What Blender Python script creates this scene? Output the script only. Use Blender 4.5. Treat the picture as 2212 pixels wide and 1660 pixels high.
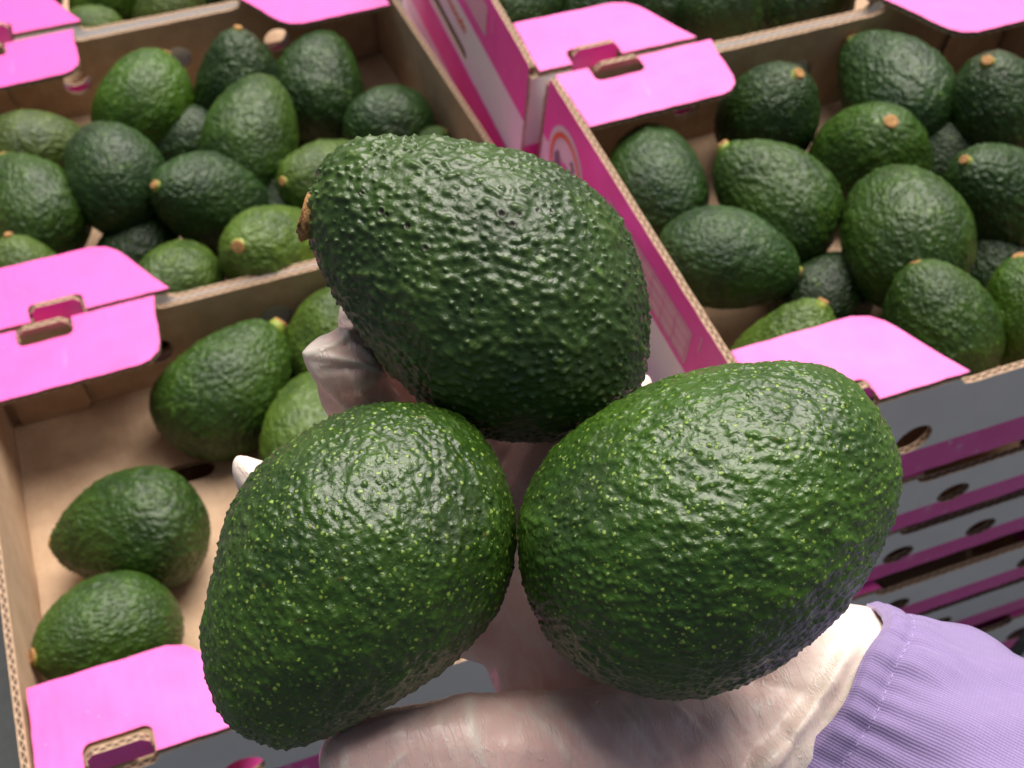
import bpy, bmesh, math, random
import numpy as np
from mathutils import Vector, Matrix, kdtree
from mathutils.geometry import tessellate_polygon

random.seed(7)
rng = np.random.default_rng(7)
scene = bpy.context.scene
for o in list(bpy.data.objects):
    bpy.data.objects.remove(o)

# ------------------------------------------------------------------ camera
RIM = 0.45                    # height of the rims of the left boxes above the ground
CAM_H = 0.65                  # camera above those rims
F, CX, CY = 2880.0, 1106.0, 830.0     # focal length and centre in pixels of a 2212 px wide picture
ROWS = np.array([[0.94073049, -0.26763888, 0.20831603],
                 [-0.33874521, -0.71127941, 0.61590039],
                 [-0.01666799, -0.64996233, -0.75978362]])
CAM = np.array([0.0, 0.0, RIM + CAM_H])
RIGHT = ROWS @ np.array([1, 0, 0.]); UP = ROWS @ np.array([0, -1, 0.]); BACK = ROWS @ np.array([0, 0, -1.])
cam_data = bpy.data.cameras.new('camera')
cam = bpy.data.objects.new('camera', cam_data)
scene.collection.objects.link(cam)
m = Matrix.Identity(4)
for i in range(3):
    m[i][0], m[i][1], m[i][2], m[i][3] = RIGHT[i], UP[i], BACK[i], CAM[i]
cam.matrix_world = m
cam_data.sensor_width = 36
cam_data.lens = F / 2212 * 36
cam_data.clip_start = 0.02
cam_data.clip_end = 200
cam_data.dof.use_dof = True
cam_data.dof.focus_distance = 0.35
cam_data.dof.aperture_fstop = 26
scene.camera = cam

# ------------------------------------------------------------------ light
SUN_EL, SUN_AZ = math.radians(62), math.radians(36)     # azimuth from +Y towards +X
world = bpy.data.worlds.new('World')
scene.world = world
world.use_nodes = True
wn = world.node_tree
sky = wn.nodes.new('ShaderNodeTexSky')
sky.sky_type = 'NISHITA'
sky.sun_disc = False
sky.sun_elevation = SUN_EL
sky.sun_rotation = SUN_AZ
sky.air_density = 0.45
sky.dust_density = 6.0
sky.ozone_density = 0.0
wn.links.new(sky.outputs[0], wn.nodes['Background'].inputs[0])
wn.nodes['Background'].inputs[1].default_value = 0.063
sd = bpy.data.lights.new('sun', 'SUN')
sd.energy = 3.9
sd.angle = math.radians(56)
sd.color = (1.0, 0.95, 0.89)
sun = bpy.data.objects.new('sun', sd)
scene.collection.objects.link(sun)
sdir = Vector((math.sin(SUN_AZ) * math.cos(SUN_EL), math.cos(SUN_AZ) * math.cos(SUN_EL), math.sin(SUN_EL)))
sun.rotation_euler = sdir.to_track_quat('Z', 'Y').to_euler()
scene.view_settings.view_transform = 'Standard'
scene.view_settings.look = 'None'
scene.view_settings.exposure = 0.5
scene.view_settings.gamma = 1

# ------------------------------------------------------------------ helpers
def on_level(px, py, z):
    """point of the horizontal plane z (measured from the left rims) seen at a picture point"""
    w = ROWS @ np.array([px - CX, py - CY, F])
    p = w * ((z - CAM_H) / w[2])
    return np.array([p[0], p[1], z + RIM])

def at_depth(px, py, d):
    return CAM + (ROWS @ np.array([(px - CX) / F, (py - CY) / F, 1.0])) * d

def on_side(px, py, X):
    w = ROWS @ np.array([px - CX, py - CY, F])
    p = w * (X / w[0])
    return np.array([p[0], p[1], p[2] + CAM[2]])

def link(name, data, parent=None):
    o = bpy.data.objects.new(name, data)
    scene.collection.objects.link(o)
    if parent is not None:
        o.parent = parent
    return o

def tag(o, label=None, cat=None, group=None, kind=None):
    if label: o['label'] = label
    if cat: o['category'] = cat
    if group: o['group'] = group
    if kind: o['kind'] = kind
    return o

def copy_tree(o, parent=None):
    c = o.copy()
    scene.collection.objects.link(c)
    c.parent = parent
    for ch in list(o.children):
        copy_tree(ch, c)
    return c

def mesh_from(name, verts, faces, mats, smooth=True, midx=None):
    me = bpy.data.meshes.new(name)
    me.from_pydata([tuple(v) for v in verts], [], [tuple(f) for f in faces])
    for mt in mats: me.materials.append(mt)
    if midx is not None:
        me.polygons.foreach_set('material_index', midx)
    me.polygons.foreach_set('use_smooth', [smooth] * len(me.polygons))
    me.update()
    return me

# ------------------------------------------------------------------ materials
class NT:
    def __init__(s, name):
        s.mat = bpy.data.materials.new(name)
        s.mat.use_nodes = True
        s.t = s.mat.node_tree
        s.b = s.t.nodes['Principled BSDF']
    def n(s, kind, **kw):
        nd = s.t.nodes.new(kind)
        for k, v in kw.items():
            if k.startswith('i_'):
                nd.inputs[k[2:].replace('_', ' ')].default_value = v
            else:
                setattr(nd, k, v)
        return nd
    def l(s, a, b): s.t.links.new(a, b)
    def _in(s, sock, v):
        if isinstance(v, (int, float)): sock.default_value = v
        elif isinstance(v, tuple): sock.default_value = v if len(v) == len(sock.default_value) else (*v, 1)
        else: s.l(v, sock)
    def math(s, op, a, b=0.0, c=None, clamp=False):
        nd = s.n('ShaderNodeMath', operation=op, use_clamp=clamp)
        s._in(nd.inputs[0], a); s._in(nd.inputs[1], b)
        if c is not None: s._in(nd.inputs[2], c)
        return nd.outputs[0]
    def mix(s, f, a, b, blend='MIX'):
        nd = s.n('ShaderNodeMix', data_type='RGBA', blend_type=blend)
        s._in(nd.inputs[0], f); s._in(nd.inputs[6], a); s._in(nd.inputs[7], b)
        return nd.outputs[2]
    def ramp(s, f, lo, hi, a=0.0, b=1.0, smooth=True):
        nd = s.n('ShaderNodeMapRange', interpolation_type='SMOOTHSTEP' if smooth else 'LINEAR')
        s._in(nd.inputs[0], f)
        for i, v in enumerate((lo, hi, a, b)): s._in(nd.inputs[i + 1], v)
        return nd.outputs[0]
    def noise(s, vec, scale, detail=3, rough=0.5):
        nd = s.n('ShaderNodeTexNoise')
        if vec is not None: s.l(vec, nd.inputs['Vector'])
        nd.inputs['Scale'].default_value = scale; nd.inputs['Detail'].default_value = detail
        nd.inputs['Roughness'].default_value = rough
        return nd.outputs['Fac']
    def vor(s, vec, scale, feature='F1', rand=1.0):
        nd = s.n('ShaderNodeTexVoronoi', feature=feature)
        if vec is not None: s.l(vec, nd.inputs['Vector'])
        nd.inputs['Scale'].default_value = scale; nd.inputs['Randomness'].default_value = rand
        return nd
    def bump(s, h, strength, dist, normal=None):
        nd = s.n('ShaderNodeBump')
        s.l(h, nd.inputs['Height']); nd.inputs['Strength'].default_value = strength
        nd.inputs['Distance'].default_value = dist
        if normal is not None: s.l(normal, nd.inputs['Normal'])
        return nd.outputs[0]
    def mapping(s, vec, scale=(1, 1, 1), rot=(0, 0, 0), loc=(0, 0, 0)):
        nd = s.n('ShaderNodeMapping')
        s.l(vec, nd.inputs[0]); nd.inputs['Scale'].default_value = scale
        nd.inputs['Rotation'].default_value = rot; nd.inputs['Location'].default_value = loc
        return nd.outputs[0]
    def out(s, color=None, rough=None, normal=None):
        if color is not None: s._in(s.b.inputs['Base Color'], color)
        if rough is not None: s._in(s.b.inputs['Roughness'], rough)
        if normal is not None: s.l(normal, s.b.inputs['Normal'])
        return s.mat

PINK = (0.88, 0.08, 0.45)
KRAFT = (0.47, 0.31, 0.19)
WHITE = (0.84, 0.82, 0.80)

def kraft_mat():
    n = NT('kraft_cardboard')
    tc = n.n('ShaderNodeTexCoord').outputs['Object']
    a = n.noise(tc, 60, 5, 0.6)
    b = n.noise(n.mapping(tc, (1, 8, 8)), 220, 2, 0.7)
    c = n.mix(n.ramp(a, 0.3, 0.7), (0.47, 0.31, 0.19), (0.57, 0.39, 0.25))
    c = n.mix(n.math('MULTIPLY', n.ramp(b, 0.55, 0.8), 0.35), c, (0.30, 0.19, 0.11))
    # faint washboard of the fluting under the liner
    uv = n.n('ShaderNodeUVMap').outputs[0]
    sx = n.n('ShaderNodeSeparateXYZ'); n.l(uv, sx.inputs[0])
    w = n.math('SINE', n.math('MULTIPLY', sx.outputs[0], 2 * math.pi / 0.0072))
    h = n.math('ADD', n.math('MULTIPLY', w, 0.25), b)
    return n.out(c, 0.78, n.bump(h, 0.35, 0.0006))

def edge_mat():
    n = NT('corrugated_edge')
    uv = n.n('ShaderNodeUVMap').outputs[0]
    sx = n.n('ShaderNodeSeparateXYZ'); n.l(uv, sx.inputs[0])
    u, v = sx.outputs[0], sx.outputs[1]
    y = n.math('ADD', n.math('MULTIPLY', n.math('SINE', n.math('MULTIPLY', u, 2 * math.pi / 0.0068)), 0.27), 0.5)
    d = n.math('ABSOLUTE', n.math('SUBTRACT', v, y))
    flute = n.ramp(d, 0.06, 0.18, 1, 0)
    liner = n.ramp(n.math('ABSOLUTE', n.math('SUBTRACT', v, 0.5)), 0.28, 0.38)
    m_ = n.math('MAXIMUM', flute, liner)
    tc = n.n('ShaderNodeTexCoord').outputs['Object']
    a = n.noise(tc, 300, 4, 0.7)
    lt = n.mix(a, (0.40, 0.25, 0.15), (0.70, 0.50, 0.34))
    c = n.mix(m_, (0.11, 0.065, 0.04), lt)  # shade inside the flute hollows is painted as dark colour
    return n.out(c, 0.85, n.bump(n.math('ADD', m_, a), 0.6, 0.001))

def print_mat(name, kind, lo=0.043, hi=9.0):
    n = NT(name)
    uv = n.n('ShaderNodeUVMap').outputs[0]
    sx = n.n('ShaderNodeSeparateXYZ'); n.l(uv, sx.inputs[0])
    u, v = sx.outputs[0], sx.outputs[1]
    tc = n.n('ShaderNodeTexCoord').outputs['Object']
    fade = n.noise(tc, 25, 4, 0.6)
    pink = n.mix(n.ramp(fade, 0.3, 0.75), PINK, (0.83, 0.07, 0.38))
    white = n.mix(n.ramp(fade, 0.35, 0.7), WHITE, (0.80, 0.785, 0.765))
    if kind == 'pink':
        c = pink
    else:
        wob = n.math('MULTIPLY', n.math('SUBTRACT', n.noise(tc, 500, 2, 0.6), 0.5), 0.0008)
        vv = n.math('ADD', v, wob)
        if kind == 'side':
            f = n.math('GREATER_THAN', vv, lo)
        else:
            f = n.math('LESS_THAN', vv, lo)
        c = n.mix(f, white, pink)
        if kind != 'side':
            # pale scuffs worn into the lower band
            sc = n.noise(n.mapping(tc, (1, 1, 0.45), (0, 0.6, 0)), 110, 3, 0.75)
            c = n.mix(n.math('MULTIPLY', n.ramp(sc, 0.60, 0.72), 0.55), c, (0.8, 0.6, 0.68))
    wr = n.noise(n.mapping(tc, (1, .25, 1), (0, 0, .4)), 45, 5, 0.75)
    c = n.mix(n.math('MULTIPLY', n.ramp(wr, 0.60, 0.72), 0.22), c, (0.86, 0.45, 0.62))
    # rubbed specks and tiny chips
    sp = n.vor(tc, 90).outputs['Distance']
    c = n.mix(n.math('MULTIPLY', n.ramp(sp, 0.02, 0.06, 1, 0), 0.3), c, (0.9, 0.75, 0.78))
    w = n.math('SINE', n.math('MULTIPLY', u, 2 * math.pi / 0.0068))
    h = n.math('ADD', n.math('MULTIPLY', w, 0.035), n.noise(tc, 90, 4, 0.6))
    n.b.inputs['Coat Weight'].default_value = 0.2
    n.b.inputs['Coat Roughness'].default_value = 0.45
    return n.out(c, n.ramp(fade, 0.2, 0.8, 0.34, 0.5), n.bump(h, 0.25, 0.0008))

M_KRAFT, M_EDGE = kraft_mat(), edge_mat()
M_PINK = print_mat('pink_print', 'pink')
PRINTS = {'left': (print_mat('front_print', 'front', 0.026), print_mat('side_print', 'side', 0.044)),
          'slotted': (None, None),
          'low': (print_mat('front_print_low', 'front', 0.0185), print_mat('side_print_low', 'side', 0.025))}

def flat_mat(name, col, rough=0.5, noise=0.1, scale=80):
    n = NT(name)
    tc = n.n('ShaderNodeTexCoord').outputs['Object']
    a = n.noise(tc, scale, 4, 0.6)
    dark = tuple(x * (1 - noise * 2) for x in col)
    return n.out(n.mix(a, dark, col), rough, n.bump(a, 0.15, 0.0005))

PRINTS['slotted'] = PRINTS['left']
M_ORANGE = flat_mat('orange_ink', (0.85, 0.16, 0.03))
M_WHITEINK = flat_mat('white_ink', (0.78, 0.74, 0.72))
M_GREYINK = flat_mat('grey_ink', (0.22, 0.20, 0.24), 0.5, 0.3, 400)
M_PALE = flat_mat('pale_pink_ink', (0.84, 0.52, 0.58), 0.5, 0.15, 500)
M_PINKINK = flat_mat('pink_ink', PINK)
M_STRAP = flat_mat('black_strapping', (0.035, 0.035, 0.04), 0.4)

def avocado_mat(name, hero=0):
    n = NT(name)
    tc = n.n('ShaderNodeTexCoord').outputs['Object']
    info = n.n('ShaderNodeObjectInfo')
    at = n.n('ShaderNodeAttribute', attribute_name='relief')
    rel = at.outputs['Fac']
    col = info.outputs['Color']
    low = n.noise(tc, 28, 3, 0.55)
    mid = n.noise(tc, 120, 4, 0.6)
    c = n.mix(n.ramp(low, 0.32, 0.68), n.mix(1.0, col, (0.60, 0.64, 0.66), 'MULTIPLY'), n.mix(1.0, col, (1.30, 1.22, 0.85), 'MULTIPLY'))
    c = n.mix(n.math('MULTIPLY', n.ramp(mid, 0.45, 0.75), 0.45), c, n.mix(1.0, col, (0.5, 0.55, 0.55), 'MULTIPLY'))
    if hero == 1:      # dark pebbled skin, tips of the pebbles yellower
        c = n.mix(n.math('MULTIPLY', n.ramp(rel, 0.45, 1.0), 0.75), c, (0.070, 0.125, 0.022))
        sc = n.n('ShaderNodeAttribute', attribute_name='scar').outputs['Fac']
        c = n.mix(n.math('MULTIPLY', sc, 0.85), c, (0.05, 0.035, 0.035))
    else:
        c = n.mix(n.math('MULTIPLY', n.ramp(rel, 0.4, 1.0), 0.35), c, n.mix(1.0, col, (1.9, 1.7, 1.1), 'MULTIPLY'))
    # lenticels, small yellow green dots
    s = 640 if hero == 2 else (250 if hero == 1 else 190)
    wv = n.n('ShaderNodeVectorMath', operation='ADD')
    nz = n.n('ShaderNodeTexNoise'); n.l(tc, nz.inputs['Vector']); nz.inputs['Scale'].default_value = 900; nz.inputs['Detail'].default_value = 2
    sc_ = n.n('ShaderNodeVectorMath', operation='SCALE'); n.l(nz.outputs['Color'], sc_.inputs[0]); sc_.inputs['Scale'].default_value = 0.0011
    n.l(tc, wv.inputs[0]); n.l(sc_.outputs[0], wv.inputs[1])
    vo = n.vor(wv.outputs[0], s)
    rnd = n.n('ShaderNodeSeparateXYZ'); n.l(vo.outputs['Color'], rnd.inputs[0])
    keep = n.math('GREATER_THAN', rnd.outputs[0], 0.16 if hero == 2 else 0.6)
    size = n.math('MULTIPLY', n.math('POWER', rnd.outputs[1], 1.6), 0.32)
    dot = n.math('MULTIPLY', keep, n.ramp(n.math('SUBTRACT', vo.outputs['Distance'], size), -0.04, 0.16, 1, 0))
    amt = {0: 0.35, 1: 0.35, 2: 0.9}[hero]
    dot = n.math('MULTIPLY', dot, n.ramp(n.noise(n.mapping(tc, loc=(3, 3, 3)), 150, 3, 0.7), 0.3, 0.6, 0.35, 1.0))
    c = n.mix(n.math('MULTIPLY', dot, amt), c, (0.24, 0.36, 0.05) if hero == 2 else (0.14, 0.25, 0.04))
    if hero == 2:      # a few rusty dots
        vr = n.vor(n.mapping(tc, loc=(0.3, 0.1, 0.7)), 95)
        c = n.mix(n.ramp(vr.outputs['Distance'], 0.03, 0.09, 0.45, 0), c, (0.13, 0.07, 0.02))
        mot = n.noise(n.mapping(tc, loc=(1, 2, 3)), 16, 3, 0.6)
        c = n.mix(n.math('MULTIPLY', n.ramp(mot, 0.56, 0.72), 0.35), c, (0.05, 0.06, 0.03))
    if hero == 0:
        h = n.noise(n.mapping(tc, (0.5, 1, 1)), 420, 4, 0.65)
        vb = n.vor(n.mapping(wv.outputs[0], (0.7, 1, 1)), 430, 'SMOOTH_F1')
        h = n.math('ADD', h, n.math('MULTIPLY', n.ramp(vb.outputs['Distance'], 0.05, 0.5, 1, 0), 0.9))
        nm = n.bump(h, 0.6, 0.0013)
    else:
        h = n.math('ADD', n.noise(tc, 620, 4, 0.7), n.math('MULTIPLY', n.noise(tc, 260, 3, 0.6), 1.0))
        vb = n.vor(wv.outputs[0], 620, 'SMOOTH_F1')
        h = n.math('ADD', h, n.math('MULTIPLY', n.ramp(vb.outputs['Distance'], 0.0, 0.5, 1, 0), 0.7 if hero == 2 else 0.35))
        h = n.math('ADD', h, n.math('MULTIPLY', dot, 0.5))
        nm = n.bump(h, 0.36, 0.0008)
    r = n.ramp(mid, 0.3, 0.7, 0.31, 0.44) if hero == 1 else n.ramp(mid, 0.3, 0.7, 0.27, 0.40) if hero else n.ramp(mid, 0.3, 0.7, 0.30, 0.42)
    n.b.inputs['Specular IOR Level'].default_value = 0.6 if hero else 0.4
    n.b.inputs['Subsurface Weight'].default_value = 0.0
    return n.out(c, r, nm)

M_AVO = avocado_mat('avocado_skin', 0)
M_PEBBLE = avocado_mat('pebbled_avocado_skin', 1)
M_SPECK = avocado_mat('speckled_avocado_skin', 2)

def stem_mats():
    n = NT('stem_scar')
    tc = n.n('ShaderNodeTexCoord').outputs['Object']
    a = n.noise(tc, 700, 4, 0.7)
    m1 = n.out(n.mix(n.ramp(a, 0.3, 0.7), (0.22, 0.09, 0.03), (0.58, 0.33, 0.11)), 0.8, n.bump(a, 0.8, 0.001))
    n = NT('stem_collar')
    tc = n.n('ShaderNodeTexCoord').outputs['Object']
    a = n.noise(tc, 300, 3, 0.6)
    m2 = n.out(n.mix(n.ramp(a, 0.3, 0.7), (0.17, 0.25, 0.03), (0.36, 0.42, 0.06)), 0.55, n.bump(a, 0.4, 0.001))
    return m1, m2
M_STEM, M_COLLAR = stem_mats()

# ------------------------------------------------------------------ ground
def ground():
    n = NT('dark_floor')
    tc = n.n('ShaderNodeTexCoord').outputs['Object']
    a = n.noise(tc, 9, 6, 0.65); b = n.noise(tc, 160, 3, 0.6)
    c = n.mix(n.ramp(a, 0.3, 0.7), (0.045, 0.052, 0.052), (0.075, 0.082, 0.08))
    c = n.mix(n.math('MULTIPLY', n.ramp(b, 0.5, 0.8), 0.4), c, (0.11, 0.11, 0.105))
    mt = n.out(c, 0.75, n.bump(b, 0.4, 0.002))
    me = mesh_from('ground', [(-30, -30, 0), (30, -30, 0), (30, 30, 0), (-30, 30, 0)], [(0, 1, 2, 3)], [mt], False)
    tag(link('ground', me), kind='structure')
ground()

# ------------------------------------------------------------------ cardboard plates
def rag(pts, step=0.007, amp=0.00035, seed=0):
    """subdivide an outline and make the die-cut edge slightly uneven"""
    r = random.Random(seed)
    out = []
    for i, p in enumerate(pts):
        q = pts[(i + 1) % len(pts)]
        L = math.dist(p, q)
        k = max(1, int(L / step))
        for j in range(k):
            f = j / k
            x, y = p[0] + (q[0] - p[0]) * f, p[1] + (q[1] - p[1]) * f
            if j:
                x += r.uniform(-amp, amp); y += r.uniform(-amp, amp)
            out.append((x, y))
    return out

def arc(cx, cy, r, a0, a1, k=6):
    return [(cx + r * math.cos(math.radians(a0 + (a1 - a0) * i / k)), cy + r * math.sin(math.radians(a0 + (a1 - a0) * i / k))) for i in range(k + 1)]

def oval(cx, cy, rx, ry, k=20):
    return [(cx + rx * math.cos(2 * math.pi * i / k), cy + ry * math.sin(2 * math.pi * i / k)) for i in range(k)]

def slot(cx, cy, w, h, k=6):
    r = h / 2
    return arc(cx + w / 2 - r, cy, r, -90, 90, k) + arc(cx - w / 2 + r, cy, r, 90, 270, k)

def plate(name, outline, holes, t, M, mats, parent, ragged=True, seed=1):
    """flat board with thickness; local xy is the sheet, its front is local z=t, its back z=0"""
    loops = [rag(outline, seed=seed) if ragged else outline] + [list(h) for h in holes]
    tris = tessellate_polygon([[Vector((x, y, 0)) for x, y in lp] for lp in loops])
    pts = [p for lp in loops for p in lp]
    N = len(pts)
    verts = [(x, y, t) for x, y in pts] + [(x, y, 0) for x, y in pts]
    faces, midx, uvs = [], [], []
    for a, b, c in tris:
        A, B, C_ = pts[a], pts[b], pts[c]
        cr = (B[0] - A[0]) * (C_[1] - A[1]) - (B[1] - A[1]) * (C_[0] - A[0])
        if abs(cr) < 1e-13: continue
        if cr < 0: a, c = c, a
        faces.append((a, b, c)); midx.append(0); uvs += [pts[a], pts[b], pts[c]]
        faces.append((c + N, b + N, a + N)); midx.append(1); uvs += [pts[c], pts[b], pts[a]]
    off = 0
    for li, lp in enumerate(loops):
        k = len(lp)
        area = sum(lp[i][0] * lp[(i + 1) % k][1] - lp[(i + 1) % k][0] * lp[i][1] for i in range(k))
        ccw = (area > 0) if li == 0 else (area < 0)
        u = 0.0
        for i in range(k):
            j = (i + 1) % k
            d = math.dist(lp[i], lp[j])
            a, b = off + i, off + j
            if ccw:
                faces.append((a, a + N, b + N, b)); uvs += [(u, 0), (u, 1), (u + d, 1), (u + d, 0)]
            else:
                faces.append((b, b + N, a + N, a)); uvs += [(u + d, 0), (u + d, 1), (u, 1), (u, 0)]
            midx.append(2)
            u += d
        off += k
    me = mesh_from(name, verts, faces, mats, False, midx)
    uvl = me.uv_layers.new(name='UVMap')
    uvl.data.foreach_set('uv', np.array(uvs, dtype=float).ravel())
    o = link(name, me, parent)
    o.matrix_basis = M
    return o

def frame(origin, ex, ey, ez):
    m_ = Matrix.Identity(4)
    for i in range(3):
        m_[i][0], m_[i][1], m_[i][2], m_[i][3] = ex[i], ey[i], ez[i], origin[i]
    return m_

T = 0.0042      # board thickness
W, L = 0.386, 0.334
CF = 0.124      # length of a corner flap along the fold

def shear_box(root, k, kz=0.0, h=0.0):
    """rack the carton a little, as soft cardboard does"""
    for ch in root.children:
        M_ = ch.matrix_basis.copy(); Mi = M_.inverted()
        for v in ch.data.vertices:
            p = M_ @ v.co
            p.x += k * p.y + kz * (p.z - h)
            v.co = Mi @ p
        ch.data.update()
    return root

def make_box(h, kind, front_x=(-0.088, 0.088)):
    """carton, origin at the middle of its base; front is -y, left is -x"""
    root = bpy.data.objects.new('avocado_box', None)
    scene.collection.objects.link(root)
    root.empty_display_size = 0.05
    deep = kind != 'low'
    fm, sm_ = PRINTS[kind]
    k3 = [M_KRAFT, M_KRAFT, M_EDGE]
    hw, hl = W / 2, L / 2
    # base with breathing slots and added front openings
    holes = [slot(sx * 0.080, sy * 0.076, 0.038, 0.0165) for sx in (-1, 1) for sy in (-1, 1)]
    holes += [slot(sx * 0.075, -0.144, 0.080, 0.032) for sx in (-1, 1)]  # made-up openings, so the front vent holes look into darkness
    plate('base', [(-hw + T, -hl + T), (hw - T, -hl + T), (hw - T, hl - T), (-hw + T, hl - T)], holes, T, frame((0, 0, 0), (1, 0, 0), (0, 1, 0), (0, 0, 1)), k3, root)
    # front and rear walls, dipping between the corner flaps
    dip = 0.0105
    for s in (-1, 1):
        e = CF - 0.004
        tw, nd = 0.030, 0.007        # notch of the lock tab
        tx = 0.049
        top = h - T
        def side(sgn):
            # outline from the outer corner to the dip, x measured from the corner
            a = [(0, top)]
            a += [(tx - tw / 2 - .004, top), (tx - tw / 2, top - nd), (tx + tw / 2, top - nd), (tx + tw / 2 + .004, top)] 
            a += [(e, top), (e + 0.001, h - dip * .55)] + [(e + 0.009 - 0.008 * math.cos(q), h - dip * .45 - (dip * .55) * math.sin(q)) for q in (0.4, 0.9, 1.57)]
            return a
        left = [(-hw + x, y) for x, y in side(1)]
        right = [(hw - x, y) for x, y in side(1)][::-1]
        outl = [(-hw, 0)] + [(x, 0.0 + (0.0007 if (i % 2) else 0)) for i, x in enumerate(np.linspace(-hw + .02, hw - .02, 24))] + [(hw, 0)] + right[::-1] + left[::-1]
        rad = 0.0118 if deep else 0.0085
        hz = h - 0.050 if deep else 0.024
        hs = [oval(x - (.009 if s > 0 else 0), hz + dz_, rad * (1 if deep else 1.35), rad) for x, dz_ in (((-0.088, 0), (0.0, .003), (0.088, 0)) if s > 0 else [(q, 0) for q in front_x])]
        M_ = frame((0, s * hl - s * T, 0) if s < 0 else (0, hl - T, 0), (-s, 0, 0), (0, 0, 1), (0, s, 0))
        plate('front_wall' if s < 0 else 'rear_wall', outl, hs, T, M_, [fm, M_KRAFT, M_EDGE], root, seed=3)
    # side walls (print outside), butted between the end walls
    for s in (-1, 1):
        wl = hl - T - 0.0006
        outl = [(-wl, 0), (wl, 0), (wl, h + .0015), (wl - .004, h + 0.003), (-wl + .004, h + 0.003), (-wl, h + .0015)]
        hs = [slot(s * -0.0 + (-0.04 if s < 0 else .04), 0.010, 0.14, 0.009)] if kind == 'slotted' else []
        M_ = frame((s * (hw - T), 0, 0), (0, s, 0), (0, 0, 1), (s, 0, 0))
        plate('side_wall', outl, hs, T, M_, [sm_, M_KRAFT, M_EDGE], root, seed=5)
        # second liner of the side wall, glued inside
        outl = [(-wl + .012, 0), (wl - .012, 0), (wl - .012, h - .016), (-wl + .012, h - .016)]
        M_ = frame((s * (hw - 2 * T - 0.0012), 0, T + .0005), (0, s, 0), (0, 0, 1), (s, 0, 0))
        outl = [(x, y - T - .0005 if y > 0 else 0) for x, y in outl]
        if kind == 'slotted' and s < 0:
            plate('inner_liner', outl, [], T, M_, k3, root, seed=6)
    # glued inner corner panels on the end walls
    for sx in (-1, 1):
        for sy in (-1, 1):
            w = 0.05
            x0, x1 = 0.0, w
            outl = [(0, 0), (w - .004, 0), (w, 0.006), (w - 0.006, h - 2 * T - .012), (w - .012, h - 2 * T - .002), (0, h - 2 * T - .002)]
            if sx * sy < 0:
                M_ = frame((sx * (hw - 2 * T - .002), sy * (hl - 2 * T - .0005) if sy > 0 else -(hl - T - .0005), T + .0005), (-sx, 0, 0), (0, 0, 1), (0, 1, 0))
            else:
                M_ = frame((sx * (hw - 2 * T - .002), sy * (hl - 2 * T - .0005) if sy > 0 else -(hl - T - .0005), T + .0005), (-sx, 0, 0), (0, 0, 1), (0, 1, 0))
            me_flip = (Vector((-sx, 0, 0)).cross(Vector((0, 0, 1)))).dot(Vector((0, 1, 0))) < 0
            if me_flip:
                M_ = frame((sx * (hw - 2 * T - .002), (hl - T - .0005) if sy > 0 else -(hl - 2 * T - .0005), T + .0005), (-sx, 0, 0), (0, 0, 1), (0, -1, 0))
            plate('corner_panel', outl, [], T, M_, k3, root, seed=8)
    # horizontal corner flaps with the slot the lock tab was cut from
    for (sx, sy) in ((-1, -1), (1, 1), (1, -1), (-1, 1)):
        slanted = sx == sy
        dep = 0.060
        c0 = 0.0062
        tw = 0.037; td = 0.0165; tx = 0.049
        nt = [(tx - tw / 2, 0.0), (tx - tw / 2, td - .005)] + arc(tx - tw / 2 + .005, td - .005, .005, 180, 90, 4) + arc(tx + tw / 2 - .005, td - .005, .005, 90, 0, 4) + [(tx + tw / 2, 0.0)]
        if slanted:
            end = [(CF, 0), (CF - .003, .004)] + [(CF - .024 - .012 * math.cos(q) + .009 , dep - .012 + .012 * math.sin(q)) for q in (2.75, 2.3, 1.9, 1.57)]
            end = [(CF, 0), (CF - 0.011, 0.022), (CF - .0205, 0.043), (CF - .0245, 0.050), (CF - .031, 0.0565), (CF - .041, dep)]
        else:
            end = [(CF, 0), (CF - .002, 0.012), (CF - .004, dep - .016), (CF - .0065, dep - .008), (CF - .013, dep - .002), (CF - .02, dep)]
        o2 = [(c0, 0)] + nt + end + [(c0 + .001, dep)]
        o2 = [(x, y) for x, y in o2]
        # local x runs inward from the corner, local y inward from the fold
        flip = sx * sy
        ex = (-sx, 0, 0); ey = (0, -sy, 0)
        org = (sx * hw, sy * (hl - .0005), h - T)
        if Vector(ex).cross(Vector(ey)).z > 0:
            M_ = frame(org, ex, ey, (0, 0, 1)); mats = [M_PINK, M_KRAFT, M_EDGE]
        else:
            M_ = frame((org[0], org[1], h), ex, ey, (0, 0, -1)); mats = [M_KRAFT, M_PINK, M_EDGE]
        dz = 0.0
        plate('corner_flap', o2, [], T, M_, mats, root, seed=11 + sx * 2 + sy)
        # the upright lock tab
        b = 0.0065 if sy < 0 else 0.0065
        tab = [(-0.0165, -.009), (0.0165, -.009), (0.0165, b - .004), (0.0125, b), (-0.0125, b), (-0.0165, b - .004)]
        yy = sy * (hl - T - .0008)
        lean = math.radians(6 if sy < 0 else 0); cl, sl_ = math.cos(lean), math.sin(lean)
        if sy < 0:
            M_ = frame((sx * (hw - tx), yy + T, h), (1, 0, 0), (0, sl_, cl), (0, -cl, sl_)); mm = [M_PINK, M_KRAFT, M_EDGE]
        else:
            M_ = frame((sx * (hw - tx), yy - T, h), (-1, 0, 0), (0, -sl_, cl), (0, cl, sl_)); mm = [M_PINK, M_KRAFT, M_EDGE]
        plate('lock_tab', tab, [], T, M_, mm, root, seed=13)
    return root

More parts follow.
